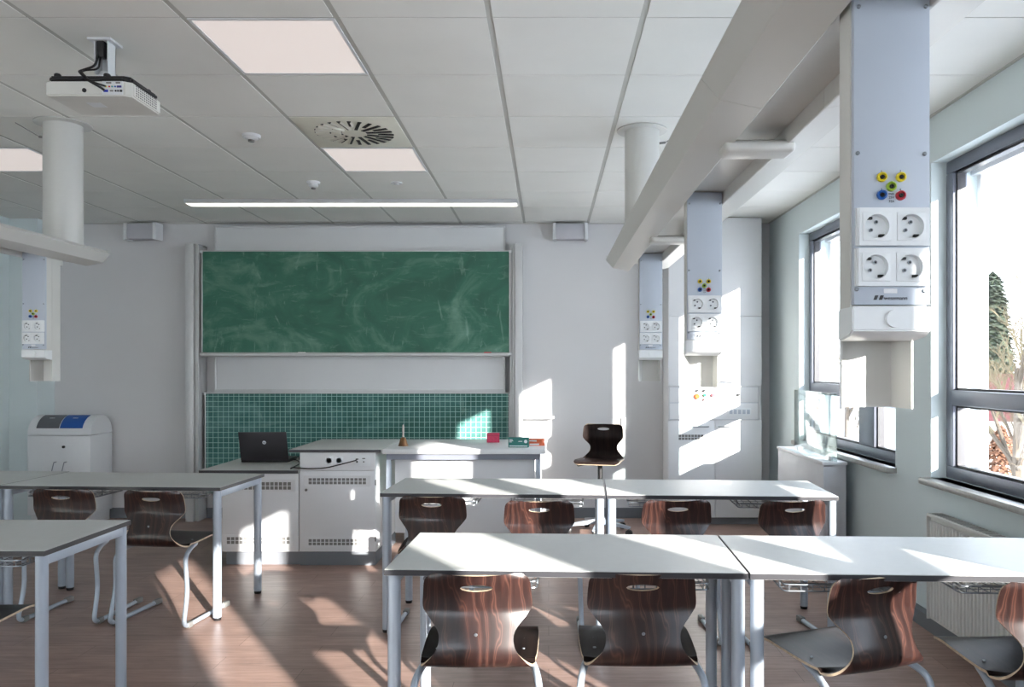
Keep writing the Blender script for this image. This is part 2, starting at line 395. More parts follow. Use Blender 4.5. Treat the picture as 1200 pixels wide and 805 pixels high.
# ------------------------------------------------------------------ supply booms with their socket columns
def boom(name_label, cx, dz, y0, y1, seam, bridges, pillar, wire_to):
    b = thing('ceiling_supply_boom', name_label, 'ceiling boom', (cx, (y0+y1)/2, 2.07+dz), 0, 'ceiling supply booms')
    A, Z = y0-(y0+y1)/2, y1-(y0+y1)/2
    for s in (-1, 1):
        prof = [(-.214, .07), (-.17, .02), (-.073, 0), (-.070, .002), (-.070, .09), (-.19, .09)]
        prof = [(u*s*-1 if s > 0 else u, v) for u, v in prof]
        m = MB(); sy = seam-(y0+y1)/2
        m.prism(prof, 'y', A, sy-.0012); m.prism(prof, 'y', sy+.0012, Z)
        inner = [(u*.985 + (.002 if s < 0 else -.002), v*.97+.0015) for u, v in prof]
        m.build('boom_wing', BEAM, b, smooth=20)
    MB().box(-.072, .072, A, Z, .045, .09).build('channel_cover', BEAM, b)
    MB().box(-.215, .215, Z-.01, Z+.0, .088, .0925).build('end_strip', BEAM, b)
    for yb in bridges:
        MB().box(-.095, .095, yb-.045-(y0+y1)/2, yb+.045-(y0+y1)/2, -.022, .012, bev=.014, seg=4).build('cross_cover', BEAM, b)
    t = MB(); py = pillar[1]-(y0+y1)/2; px = pillar[0]-cx; top = CEIL-2.07-dz
    t.cyl((px, py, .088), (px, py, top-.001), .103, n=48); tb = t.build('support_tube', BEAM, b)
    MB().lathe([(.150, top-.0015), (.150, top-.008), (.104, top-.012), (.104, top-.0015)], (px, py, 0), n=48).build('ceiling_collar', BEAM, tb)
    s = 1 if wire_to > 0 else -1
    MB().tube([(px+s*.10, py, top-.08), (px+s*.14, py, top-.075), (px+s*.26, py-.03, top-.002)], .0025, n=6).cyl((px+s*.10, py, top-.08), (px+s*.14, py, top-.075), .007).build('earth_wire', GREYP, tb)
    return b
boom('wide grey-white ceiling boom running over the window-side desks', .565, 0, -2.0, 4.83, 1.81, (2.13, 3.63), (.559, 4.70), 1)
boom('pale ceiling boom ending at the left edge of the picture', -2.83, .012, -2.0, 4.68, 1.5, (3.5,), (-2.835, 4.58), -1)

def socket_insert(cx, cz, y, rot=0):
    """square insert with a round recessed Schuko cup; two meshes' worth in one builder (0 plastic, 1 dark, 2 metal)"""
    m = MB(); h = .0233; r = .0200; n = 32; D = .0098
    sq = []; ci = []
    for i in range(n):
        a = 2*math.pi*i/n; c_, s_ = math.cos(a), math.sin(a); k = h/max(abs(c_), abs(s_))
        sq.append((cx+c_*k, y, cz+s_*k)); ci.append((cx+c_*r, y-.0008, cz+s_*r))
    q = [(p[0], y+.004, p[2]) for p in sq]; d = [(cx+(p[0]-cx)*.97, y+D, cz+(p[2]-cz)*.97) for p in ci]
    L = [[m.bm.verts.new(p) for p in ring] for ring in (q, sq, ci, d)]
    for A, Bq in zip(L, L[1:]):
        for i in range(n): m.bm.faces.new([A[i], A[(i+1) % n], Bq[(i+1) % n], Bq[i]])
    m.bm.faces.new(L[3])
    for ang in (R(80), R(215)):
        u = (cx+.0085*math.cos(ang), cz+.0085*math.sin(ang))
        m.cyl((u[0], y+D-.003, u[1]), (u[0], y+D-.0005, u[1]), .0032, n=12, m=2)
        m.cyl((u[0], y+D-.0034, u[1]), (u[0], y+D-.0029, u[1]), .0018, n=10, m=1)
    for ang in (R(125), R(305)):
        u = (cx+.0175*math.cos(ang), cz+.0175*math.sin(ang))
        m.box(u[0]-.004, u[0]+.004, y+.004, y+D, u[1]-.002, u[1]+.002, m=1)
    return m
def column(x, y, label, full=True):
    """socket column hanging from the boom; local z is world z, origin at plate foot"""
    Z = 1.576
    T = thing('socket_column', label, 'socket column', (x, y, Z), 0, 'socket columns hanging from the booms')
    MB().box(-.063, .063, 0, .012, 0, .535, bev=.0012).build('face_plate', PLATE, T)
    ch = MB()
    ch.prism([(-.0645, .06), (-.060, .06), (-.0325, .1345), (.057, .1345), (.060, .06), (.063, .06), (.060, .137), (-.0345, .137)], 'z', -.176, .54)
    ch.build('rear_channel', BEAM, T, smooth=0)
    MB().box(-.0645, .062, .012, .0598, -.05, .53).build('plate_backing', BEAM, T)
    # cap below the plate
    cp = MB(); cp.prism([(-.004, -.003), (-.004, -.043), (.012, -.052), (.055, -.058), (.0605, -.058), (.0605, -.003)], 'x', -.0668, .064, bev=.002)
    c_ = cp.build('end_cap', SOCK, T)
    MB().lathe([(.0145, -.009), (.0148, -.0045)], (.002, 0, -.0235), axis='y', n=28).build('cap_button', SOCK, c_)
    for sx, sz in ((-.0575, .494), (.0585, .494), (-.0595, .251), (.0565, .250), (-.0615, .0255), (.0555, .023)):
        MB().lathe([(.0036, 0), (.0034, -.002), (.002, -.0032), (.0001, -.0032)], (sx*.96, 0, sz), axis='y', n=12).build('screw', WIRE, T)
    for sx, sz, m in ((-.0175, .211, YEL), (.0140, .211, YEL), (-.002, .1955, GRN), (-.0175, .1815, BLU), (.0135, .1805, RED)):
        MB().lathe([(.0080, 0), (.0078, -.006), (.0058, -.0068), (.0055, -.003), (.0001, -.003)], (sx, 0, sz), axis='y', n=24).lathe([(.0035, -.002), (.0035, -.0058), (.0016, -.006), (.0001, -.004)], (sx, 0, sz), axis='y', n=14, m=1).build('banana_jack', [m, DARK], T)
    if full:
        for tx, ox, oz in (('1', -.0175, .2195), ('2', .0140, .2195), ('3', -.0175, .189), ('4', .0135, .189), ('max', -.001, .1825), ('25V', -.001, .176), ('32A', -.001, .1695)):
            lettering('lettering', tx, .0056, CORE, T, (ox, -.0004, oz))
    for k, cz in enumerate((.128, .0615)):
        off = (-.0005, -.002)[k]
        fr = MB(); hw, hh = .0602, .0312; k_ = .0236; s0, s1 = off-.0285, off+.0285
        for a0, a1, b0, b1 in ((off-hw, s0-k_, cz-hh, cz+hh), (s1+k_, off+hw, cz-hh, cz+hh), (s0+k_, s1-k_, cz-k_, cz+k_), (s0-k_, s1+k_, cz+k_, cz+hh), (s0-k_, s1+k_, cz-hh, cz-k_)):
            fr.box(a0, a1, -.010, 0, b0, b1)
        bmesh.ops.bevel(fr.bm, geom=[e for e in fr.bm.edges if all(abs(abs(v.co.x-off)-hw) < 1e-5 for v in e.verts) and all(v.co.y < -.009 for v in e.verts)], offset=.003, segments=2, affect='EDGES')
        F = fr.build('socket_frame', SOCK, T)
        for dx in (-.0285, .0285):
            socket_insert(off+dx, cz, -.0108).build('power_socket', [SOCK, DARK, WIRE], F)
            # raised body carrying the insert
    MB().box(-.0135, .0085, -.0008, 0, .019, .0265).build('sticker', WHITE, T)
    lg = MB()
    for k in range(2):
        q = -.031+k*.009
        lg.prism([(q, .008), (q+.003, .0155), (q+.0085, .0155), (q+.0055, .008)], 'y', -.0006, .0002)
    lg.build('logo_mark', CORE, T)
    lettering('lettering', 'wesemann', .0092, CORE, T, (-.0135, -.0004, .008), align='LEFT')
    return T
column(.569, 1.30, 'nearest and largest hanging socket column with four power sockets, by the window')
column(.567, 2.85, 'second hanging socket column, in front of the tall white wall cabinet')
column(.569, 4.36, 'small farthest hanging socket column at the end of the window-side boom')
column(-2.83, 4.31, 'hanging socket column at the left edge above the waste bin cabinet')

# ------------------------------------------------------------------ projector
P = thing('projector', 'white data projector hanging upside down from the ceiling on a short bracket', 'projector', (-1.94, 3.43, 2.62))
b = MB(); b.prism([(-.18, -.127), (.15, -.127), (.18, -.105), (.18, .127), (-.18, .127)], 'z', 0, .062, bev=.006); b.build('housing', mat('projector_white', (216,216,210), .4), P)
b = MB(); b.prism([(-.172, -.12), (.145, -.12), (.172, -.10), (.172, .12), (-.172, .12)], 'z', .062, .088, bev=.008); b.build('top_cover', BLACK, P)
for dx, dy in ((-.145, -.1), (.065, -.1), (.14, .09), (-.14, .09)):
    MB().lathe([(.014, 0), (.014, .012), (.01, .016), (.0001, .016)], (dx, dy, .086), n=16).build('foot', BLACK, P)
DXP = .090
pp = MB().box(.060, .147, -.1295, -.126, .004, .060).build('port_panel', SOCK, P)
for (dx, dz, w_, h_, m) in ((.004,.053,.018,.006,GREYP),(.036,.053,.016,.006,GREYP),(-.006,.037,.006,.006,YEL),(.006,.037,.006,.006,RED),(.016,.037,.006,.006,mat('teal_port',(60,150,160))),(.026,.037,.006,.006,BLU),(.040,.037,.016,.008,mat('violet_port',(60,60,140))),(-.006,.019,.016,.010,mat('bright_blue_plug',(40,60,180))),(.014,.019,.012,.006,GREYP),(.028,.019,.006,.007,BLACK),(.036,.019,.005,.008,BLACK),(.046,.019,.009,.009,BLACK)):
    dx = .067+(dx+.014)*1.22; w_ *= 1.2; MB().box(dx-w_/2, dx+w_/2, -.1325, -.1285, dz-h_/2, dz+h_/2, bev=.001).build('port', m, pp)
b = MB()
for k in range(11):
    for j in range(5): b.box(.1795, .1815, -.085+k*.0165, -.085+k*.0165+.008, .012+j*.010, .017+j*.010)
b.build('side_vent', GREYP, P)
MB().box(-.06, .0, -.04, .02, -.001, .001).build('rating_plate', SOCK, P)
b = MB(); b.lathe([(.009, 0), (.009, -.004), (.0001, -.004)], (-.015, -.127, .022), axis='y', n=16); b.build('receiver_eye', BLACK, P)
b = MB(); b.box(-.03, -.026, -.03, .03, .13, .277).box(-.03, .03, .026, .03, .13, .277).box(.026, .03, -.03, .03, .13, .277).box(-.05, .05, -.05, .05, .27, .2795).lathe([(.055, .088), (.05, .11), (.025, .13), (.02, .145)], (0, 0, 0)); b.build('ceiling_bracket', WHITE, P)
b = MB(); b.tube([(-.01, -.02, .27), (-.012, -.035, .2), (-.01, -.06, .15), (-.05, -.09, .12), (-.055, -.10, .112), (-.01, -.125, .07), (.060, -.138, .03), (.072, -.132, .02)], .005, fillet=.02)
b.tube([(-.002, -.015, .27), (-.004, -.03, .2), (0, -.05, .14), (-.04, -.08, .125), (-.045, -.1, .11), (.01, -.135, .06), (.078, -.134, .037)], .004, fillet=.02)
b.box(-.016, .012, -.035, -.005, .2, .27)
b.build('cable_bundle', BLACK, P)

# ------------------------------------------------------------------ board wall
YBD = YB
FRB = thing('board_column_frame', 'tall grey aluminium guide columns carrying the sliding chalkboards', 'board frame', (-1.86, 7.6, 0))
for s in (-1, 1):
    x0 = -1.619 if s < 0 else 1.497; q = MB()
    xs = [(-1.625, -1.548, .08), (-1.544, -1.525, .05), (-1.52, -1.507, .065)] if s < 0 else [(1.487, 1.508, .03), (1.512, 1.532, .06), (1.536, 1.606, .08)]
    for a, b_, dep in xs: q.box(a, b_, -dep, .128, 0, 2.67, bev=.003)
    q.box(min(v[0] for v in xs)+.004, max(v[1] for v in xs)-.004, -.02, .128, 0, 2.66)
    q.build('guide_column', ALU, FRB)
# white writing board
W = thing('whiteboard', 'white projection board sliding between the two green chalkboards', 'whiteboard', (-1.84, 7.64, 1.25))
MB().box(-1.407, 1.407, 0, .02, 0, 1.607, bev=.002).build('board_panel', WHITE, W)
q = MB(); q.box(-1.41, 1.41, -.008, .022, -.012, .02, bev=.002).box(-1.41, 1.41, -.008, .022, 1.595, 1.615, bev=.002).box(-1.414, -1.4, -.006, .022, -.01, 1.612).box(1.4, 1.414, -.006, .022, -.01, 1.612)
q.build('board_frame', ALU, W)
def chalkboard(label, x0, x1, y, z0, z1, m, tray=True):
    C = thing('chalkboard', label, 'chalkboard', ((x0+x1)/2, y, z0)); hw = (x1-x0)/2; h = z1-z0
    MB().box(-hw+.008, hw-.008, .004, .02, .008, h-.008).build('writing_surface', m, C)
    q = MB()
    for a in ((-hw, hw, 0, .024, 0, .012), (-hw, hw, 0, .024, h-.012, h), (-hw, -hw+.012, 0, .024, 0, h), (hw-.012, hw, 0, .024, 0, h)): q.box(*a, bev=.002)
    q.build('board_frame', ALU, C)
    for a in (-1, 1):
        for zz in (.0, h-.025): MB().box(a*hw-.014, a*hw+.014, -.004, .004, zz, zz+.025, bev=.003).build('corner_cap', SOCK, C)
    if tray:
        MB().prism([(.0, .028), (-.045, .018), (-.05, -.004), (-.042, -.012), (.02, -.014)], 'x', -hw+.01, hw-.01).build('chalk_tray', ALU, C)
    return C
chalkboard('large upper green chalkboard smeared with wiped white chalk', -3.343, -.369, 7.545, 1.60, 2.61, m_chalk(False))
chalkboard('lower green chalkboard printed with a white square grid', -3.335, -.378, 7.60, .25, 1.24, m_chalk(True), False)
for x, lb in ((-2.4, 'short stick of white chalk lying left on the upper chalk tray'), (-.62, 'short stick of pink chalk lying right on the upper chalk tray')):
    tag(MB().cyl((0, 0, 0), (.07, .004, 0), .0055, n=12).build('chalk_stick', mat('chalk_%s' % ('pink' if 'pink' in lb else 'white'), (230,110,120) if 'pink' in lb else (240,240,238), .9), loc=(x, 7.512, 1.6245)), lb, 'chalk')
# wall loudspeakers
for x, lb, rz in ((-3.95, 'white wall loudspeaker left of the board near the ceiling', R(-6)), (.21, 'white wall loudspeaker right of the board near the ceiling', 0)):
    s_ = thing('wall_speaker', lb, 'loudspeaker', (x, 7.58, 2.80), rz, 'loudspeakers high on the board wall')
    MB().box(-.14, .14, 0, .11, -.075, .075, bev=.01).build('speaker_cabinet', mat('speaker_grille', (190,190,196), .7, bump=.3, bscale=900), s_)
    for k in (-1, 1): MB().prism([(k*.138, -.02), (k*.168, -.012), (k*.168, .11), (k*.138, .12)], 'z', -.082, .080, bev=.003).build('side_cheek', WHITE, s_)
    MB().box(-.05, .05, .10, .16 if x < 0 else .148, -.04, .04).build('wall_bracket', WHITE, s_)
# little shelf with clear pocket
s_ = thing('wall_tray', 'small white wall tray with clear back plate right of the board', 'wall shelf', (-.10, 7.66, .985))
MB().box(-.155, .155, -.05, .07, 0, .022, bev=.004).build('tray_ledge', WHITE, s_)
MB().box(-.10, .135, .06, .064, .022, .15).build('clear_plate', ACRYL, s_)
s_ = thing('light_switch', 'narrow white wall switch plate behind the swivel chair', 'switch', (.735, 7.715, .93))
MB().box(-.018, .018, -.008, .015, -.06, .06, bev=.002).build('switch_plate', SOCK, s_)
MB().box(-.010, .010, -.012, -.006, -.02, .02, bev=.002).build('rocker', SOCK, s_)

# ------------------------------------------------------------------ tall supply cabinet right of the board
C = thing('supply_cabinet', 'tall white built-in cabinet with emergency control panel beside the windows', 'cabinet', (1.566, 7.38, 0))
hw = .44
q = MB(); q.box(-hw, hw, .02, .345, .065, 2.895)
q.build('cabinet_body', WHITE, C); MB().box(-hw+.02, hw-.02, .04, .3, 0, .065).build('plinth', PLINTH, C)
G = .0025
def door(parent, x0, x1, z0, z1, name='cabinet_door', m=None, y=0, t=.02): return MB().box(x0+G, x1-G, y, y+t, z0+G, z1-G, bev=.0015).build(name, m or WHITE, parent)
door(C, -hw, hw, 1.962, 2.893, 'upper_panel')
for a, b_ in ((-hw, 0), (0, hw)):
    d_ = door(C, a, b_, 1.31, 1.962)
    MB().tube([(b_-.28 if a < 0 else a+.05, .0, 1.347), (b_-.28 if a < 0 else a+.05, -.03, 1.347), (b_-.14 if a < 0 else a+.19, -.03, 1.347), (b_-.14 if a < 0 else a+.19, .0, 1.347)], .005, fillet=.012).build('door_handle', WIRE, d_)
q = MB(); q.box(-hw, -hw+.012, -.012, .02, .985, 1.31).box(hw-.03, hw-.022, -.012, .02, .985, 1.31).box(-hw, hw-.022, -.012, .02, 1.296, 1.31).box(-hw, hw-.022, -.012, .02, .985, .992)
q.build('panel_surround', ALU, C)
cpn = MB().box(-hw+.012, hw-.03, .006, .02, .992, 1.296).build('control_panel', PLATE, C)
MB().box(-hw+.015, hw-.033, -.001, .006, 1.151, 1.293, bev=.001).build('upper_fascia', WHITE, cpn)
MB().box(-hw+.015, hw-.033, -.001, .006, .995, 1.146, bev=.001).build('lower_fascia', WHITE, cpn)
def px(p): return (p-643)*7.38/919-1.566
def pz(p): return CH-(p-432)*7.38/919
for X_, Z_, r_, m, nm in ((817, 457.5, .012, CORE, 'push_button'), (825, 457.5, .012, CORE, 'push_button'), (825.5, 463, .015, mat('green_button', (20,150,100), .4), 'push_button'), (825.5, 468, .012, mat('pale_red_button', (220,150,150), .4), 'push_button'), (816.5, 464.5, .026, mat('orange_red_button', (226,96,40), .35), 'emergency_stop'), (835, 463, .018, mat('rose_button', (210,90,100), .4), 'key_switch'), (865, 462.5, .013, CORE, 'push_button')):
    MB().lathe([(r_, 0), (r_*.95, -.02), (r_*.7, -.026), (.0001, -.026)], (px(X_), -.001, pz(Z_)), axis='y', n=20).build(nm, m, cpn)
for X_ in (842.5, 851.5): MB().box(px(X_)-.012, px(X_)+.012, -.012, 0, pz(463)-.028, pz(463)+.028, bev=.003).build('breaker', SOCK, cpn)
ss = MB().box(px(852), px(880), -.012, 0, pz(487), pz(478), bev=.003).build('socket_strip', SOCK, cpn)
for k in range(5): MB().box(px(854.5+k*5.1), px(858+k*5.1), -.0135, -.0115, pz(485), pz(480), bev=.001).build('socket', PLATE, ss)
for s in (-1, 1):
    a, b_ = (-hw, .0) if s < 0 else (.0, hw)
    d_ = door(C, a, b_, .068, .985)
    x0, x1 = (px(813), px(830)) if s < 0 else (px(842), px(859))
    MB().tube([(x0, 0, .925), (x0, -.03, .925), (x1, -.03, .925), (x1, 0, .925)], .005, fillet=.012).build('door_handle', WIRE, d_)
    if s < 0:
        q = MB()
        for k in range(8):
            for j in range(2): q.box(px(795.3+k*3.7), px(798.3+k*3.7), -.002, .002, .80+j*.027, .822+j*.027)
        q.build('vent_grille', GREYP, d_)
    else: MB().lathe([(.009, 0), (.009, -.006), (.0001, -.006)], (px(842), 0, .83), axis='y', n=14).build('lock', GREYP, d_)
# low casing with glass screen by window
K = thing('radiator_casing', 'narrow low white cabinet against the window wall beside the back desk', 'low cabinet', (2.02, 6.09, 0))
MB().box(-.075, .085, -.54, .56, 0, .79, bev=.002).build('casing_body', mat('grey_white_side', (206,208,214), .5), K)
MB().box(-.085, .088, -.56, .57, .79, .812, bev=.003).build('casing_top', WHITE, K)
Gs = thing('glass_screen', 'clear upright glass safety screen standing on the low white cabinet', 'glass screen', (2.02, 5.97, .812))
MB().box(-.003, .003, -.47, .47, .004, .485, bev=.0008).build('glass_sheet', SCREEN, Gs)
for yy in (-.35, .35): MB().box(-.012, .012, yy-.02, yy+.02, 0, .03, bev=.003).build('screen_clamp', ALU, Gs)

# ------------------------------------------------------------------ radiator
Rd = thing('radiator', 'white ribbed panel radiator under the near window', 'radiator', (2.10, 3.42, .10))
q = MB(); q.box(-.005, .035, -.88, .88, .0, .555)
n = 52
for k in range(n):
    y0 = -.87+k*(1.74/n); q.prism([(-.004, y0), (-.022, y0+.006), (-.022, y0+.020), (-.004, y0+.026)], 'z', .02, .54)
q.build('front_panel', RADW, Rd)
for yy in (-.885, .88): MB().box(-.026, .055, yy, yy+.005, 0, .575).build('side_cover', RADW, Rd)
q = MB(); q.box(-.026, .055, -.885, .885, .562, .58, bev=.003)
q.build('top_grille', RADW, Rd)
q = MB()
for k in range(60): q.box(-.012, .045, -.87+k*.029, -.858+k*.029, .579, .5815)
q.build('grille_slots', GREYP, Rd)
MB().cyl((.02, -.8, -.1), (.02, -.8, .02), .009).cyl((.02, -.74, -.1), (.02, -.74, .02), .009).build('pipe', RADW, Rd)
for yy in (-.6, .6): MB().box(.035, .072, yy-.02, yy+.02, .1, .5).build('wall_bracket', RADW, Rd)

# ------------------------------------------------------------------ waste sorting cabinet
Wb = thing('waste_bin_cabinet', 'white waste sorting cabinet with rounded lid, blue and grey flaps', 'waste bin', (-4.575, 7.50, 0))
a = .295
MB().box(-a, a, -.175, .19, .1, .845, bev=.003).build('bin_body', WHITE, Wb)
MB().box(-a+.02, a-.02, -.15, .18, 0, .1).build('bin_plinth', WHITE, Wb)
prof = [(-.178, .85)]
for k in range(13):
    t_ = math.pi*(1-k/12); prof.append((.008+.186*math.cos(t_), .855+.175*math.sin(t_)*1.0))
prof.append((.194, .85))
lid = MB().prism(prof, 'x', -a, a, bev=.003).build('bin_lid', WHITE, Wb)
for x0, x1, m, nm in ((-.215, -.005, mat('grey_flap', (90,92,98), .45), 'grey_flap'), (.005, .215, mat('blue_flap', (20,80,160), .4), 'blue_flap')):
    q = MB(); pp_ = []
    for k in range(7):
        t_ = math.pi*(1-(1.4+k*.62)/12); pp_.append((.008+.190*math.cos(t_), .855+.179*math.sin(t_)))
    out = pp_+[(y_+.002*0-.0+.004, z_-.010) for y_, z_ in reversed(pp_)]
    fl = q.prism(out, 'x', x0, x1).build(nm, m, lid)
    MB().lathe([(.026, 0), (.024, .003), (.0001, .003)], ((x0+x1)/2, -.09, 1.003), n=20).build('grip_ring', SOCK, fl)
dr = MB().box(-a+.012, a-.012, -.181, -.176, .11, .84, bev=.0015).build('bin_door', WHITE, Wb)
MB().lathe([(.013, 0), (.012, -.012), (.0001, -.012)], (.05, -.181, .74), axis='y', n=16).build('door_knob', BLACK, dr)
for dx in (-.05, .045): MB().tube([(dx, -.181, .46), (dx, -.22, .47), (dx+.03, -.22, .60), (dx+.03, -.181, .60)], .004, fillet=.01).build('bag_clip', WIRE, dr)

# ------------------------------------------------------------------ teacher's desk group
YF_ = 5.87
def vents(parent, x0, x1, z0, z1, n):
    q = MB(); w_ = (x1-x0)/n
    q.box(x0-.03, x1+.03, -.003, .001, z0-.015, z1+.015)
    s_ = q.build('vent_frame', WHITE, parent)
    q = MB(); h_ = (z1-z0)/2
    for k in range(n):
        for j in range(2): q.box(x0+k*w_+w_*.12, x0+(k+1)*w_-w_*.12, -.0045, -.002, z0+j*h_+.003, z0+(j+1)*h_-.002)
    q.build('vent_slots', GREYP, s_)
A = thing('low_desk_cabinet', 'lower white cabinet under the laptop with black-edged grey top', 'desk cabinet', (-2.15, YF_, 0))
MB().box(-.29, .286, .003, .78, .10, .69).build('cabinet_body', WHITE, A)
MB().box(-.27, .284, .02, .76, 0, .10).build('plinth', PLINTH, A)
dA = MB().box(-.288, .282, -.015, .003, .105, .686, bev=.0015).build('cabinet_door', WHITE, A)
dA.location = (0, 0, 0)
h1 = empty('vent_panel', (0, -.015, 0), parent=dA)
vents(h1, -.19, .23, .565, .625, 13); vents(h1, -.255, .22, .16, .215, 15)
MB().box(-.45, .288, -.04, .80, .69, .715, m=0, bev=.0015).build('desk_top', TOPG, A)
MB().box(-.451, .2885, -.0415, -.040, .6905, .7135).box(-.452, -.45, -.04, .80, .6905, .7135).build('top_edge', CORE, A)
Bc = thing('high_desk_cabinet', 'higher white cabinet with vented door, sockets and black-edged grey top', 'desk cabinet', (-1.58, YF_, 0))
MB().box(-.28, .285, .003, .80, .10, .845).build('cabinet_body', WHITE, Bc)
MB().box(-.278, .283, -.005, .78, 0, .10).build('plinth', PLINTH, Bc)
dB = MB().box(-.278, .283, -.015, .003, .105, .708, bev=.0015).build('cabinet_door', WHITE, Bc)
h2 = empty('vent_panel', (0, -.015, 0), parent=dB)
vents(h2, -.215, .22, .605, .655, 14); vents(h2, -.215, .22, .15, .20, 14)
MB().lathe([(.010, 0), (.010, -.008), (.0001, -.008)], (-.23, -.015, .565), axis='y', n=16).build('lock', GREYP, dB)
for zz in (.2, .62): MB().cyl((.286, -.012, zz-.02), (.286, -.012, zz+.02), .005, n=10).build('hinge', GREYP, dB)
fp = MB().box(-.278, .283, -.015, .003, .712, .843, bev=.0015).build('socket_fascia', WHITE, Bc)
for dx in (-.06, .015):
    MB().box(dx-.030, dx+.030, -.019, -.0148, .755, .815, bev=.002).build('socket_frame', SOCK, fp)
    MB().lathe([(.021, 0), (.020, -.003), (.018, .001), (.0001, .001)], (dx, -.019, .785), axis='y', n=24).lathe([(.0025, 0), (.0025, -.0015), (.0001, -.0015)], (dx-.006, -.0195, .788), axis='y', n=10, m=1).lathe([(.0025, 0), (.0025, -.0015), (.0001, -.0015)], (dx+.006, -.0195, .782), axis='y', n=10, m=1).build('power_socket', [PLATE, DARK], fp)
MB().box(.115, .25, -.018, -.0148, .745, .825, bev=.001).build('media_plate', SOCK, fp)
for dx, dz, w_, h_ in ((.15, .795, .02, .008), (.15, .775, .012, .014), (.20, .80, .022, .006), (.20, .775, .01, .008)):
    MB().box(dx-w_/2, dx+w_/2, -.021, -.0175, dz-h_/2, dz+h_/2, bev=.001).build('media_port', BLACK, fp)
MB().box(-.355, .33, -.03, .83, .845, .868, bev=.0015).build('desk_top', TOPG, Bc)
MB().box(-.356, .3305, -.0315, -.03, .8455, .8665).box(-.357, -.355, -.03, .83, .8455, .8665).build('top_edge', CORE, Bc)
Dk = thing('demonstration_table', 'white-topped teacher demonstration table with grey frame and modesty panel', 'table', (-.64, 6.27, 0))
MB().box(-.605, .615, -.40, .42, .83, .868, bev=.003).build('table_top', WHITE, Dk)
q = MB(); q.box(-.58, .575, -.37, -.34, .785, .83).box(-.58, .575, .36, .39, .785, .83).box(-.58, -.55, -.34, .36, .785, .83).box(.545, .575, -.34, .36, .785, .83); q.build('table_frame', FRAME, Dk)
for dx in (-.565, .56):
    for dy in (-.355, .375): 
        lg = MB().box(dx-.018, dx+.018, dy-.018, dy+.018, .02, .785, bev=.003).build('leg', LEG, Dk)
        MB().lathe([(.014, 0), (.014, .02)], (dx, dy, 0), n=14).build('glide', BLACK, lg)
MB().box(-.53, .535, -.30, -.28, .22, .785, bev=.002).build('modesty_panel', WHITE, Dk)
# laptop
Lp = thing('laptop', 'open dark grey laptop seen from behind on the lower cabinet', 'laptop', (-2.29, 6.33, .715), R(2))
MB().box(-.19, .19, 0, .25, .0, .024, bev=.004).build('laptop_base', BLACK, Lp)
lidm = mat('dark_laptop_lid', (50,48,52), .4)
q = MB(); q.M = Matrix.Translation((0, .004, .018)) @ Matrix.Rotation(R(16), 4, 'X'); q.box(-.19, .19, -.012, 0, 0, .242, bev=.004); q.M = None
ll = q.build('laptop_lid', lidm, Lp)
q = MB(); q.M = Matrix.Translation((0, .004, .018)) @ Matrix.Rotation(R(16), 4, 'X'); q.lathe([(.015, -.0122), (.014, -.0135), (.0001, -.0135)], (.01, 0, .155), axis='y', n=28); q.build('round_badge', SOCK, ll)
t_ = lettering('lettering', 'hp', .020, lidm, ll, (0, 0, 0)); t_.matrix_local = Matrix.Translation((0, .004, .018)) @ Matrix.Rotation(R(16), 4, 'X') @ Matrix.Translation((.010, -.0138, .149)) @ Matrix.Rotation(R(90), 4, 'X')
Cb = MB().tube([(-2.13, 6.50, .722), (-2.06, 6.42, .722), (-1.96, 6.20, .722), (-1.93, 5.86, .722), (-1.91, 5.84, .735), (-1.80, 5.838, .725), (-1.66, 5.838, .73), (-1.52, 5.83, .765), (-1.432, 5.845, .788)], .0045, fillet=.05)
tag(Cb.build('power_cable', BLACK), 'black cable running from the laptop across the higher cabinet front to its port', 'cable')
q = thing('power_adapter', 'small black power adapter with coiled lead right of the laptop', 'power adapter', (-2.02, 6.50, .715), R(30))
MB().box(-.05, .03, -.022, .022, 0, .03, bev=.005).build('adapter_brick', BLACK, q)
MB().tube([(.03, 0, .015), (.06, .02, .03), (.04, .05, .05), (.0, .04, .03), (-.03, .05, .02), (-.02, .07, .05), (.03, .06, .02)], .004, fillet=.03).build('lead', BLACK, q)
# bell
bl = thing('hand_bell', 'small bronze hand bell with upright handle on the demonstration table', 'hand bell', (-1.135, 6.12, .868))
MB().lathe([(.040, 0), (.037, .006), (.030, .025), (.026, .045), (.018, .062), (.006, .068), (.0001, .068)], (0,0,0)).build('bell_cup', mat('aged_bronze', (126,92,62), .42, .6, var=.2, vscale=40), bl)
MB().lathe([(.006, .066), (.008, .075), (.006, .09), (.008, .12), (.007, .155), (.004, .165), (.0001, .166)], (0,0,0), n=16).build('bell_handle', mat('pale_handle', (196,186,180), .5), bl)
# boxes on the table
q = thing('red_box', 'small crimson cardboard box at the back of the demonstration table', 'box', (-.455, 6.42, .868), R(4))
MB().box(-.052, .052, -.03, .03, 0, .075, bev=.002).build('carton', mat('crimson_card', (196,60,92), .6, var=.15, vscale=50), q)
MB().box(-.0525, .0525, -.0305, .0305, .056, .0585).build('lid_line', mat('dark_crimson', (150,40,66), .6), q)
q = thing('green_box', 'teal green chalk box with white print on the demonstration table', 'box', (-.23, 6.02, .868), R(-3))
MB().box(-.078, .078, -.03, .03, 0, .075, bev=.002).build('carton', mat('teal_card', (30,112,104), .5), q)
MB().lathe([(.013, 0), (.0001, -.0008)], (.056, -.0302, .046), axis='y', n=24).build('round_print', SOCK, q)
q2 = MB(); q2.box(-.07, -.045, -.0308, -.03, .056, .061).box(-.07, -.04, -.0308, -.03, .048, .052).box(0, .03, -.0308, -.03, .045, .049).box(-.07, .07, -.0308, -.03, .008, .014).box(-.07, -.05, -.0308, -.03, .04, .044); q2.build('printed_lines', SOCK, q)
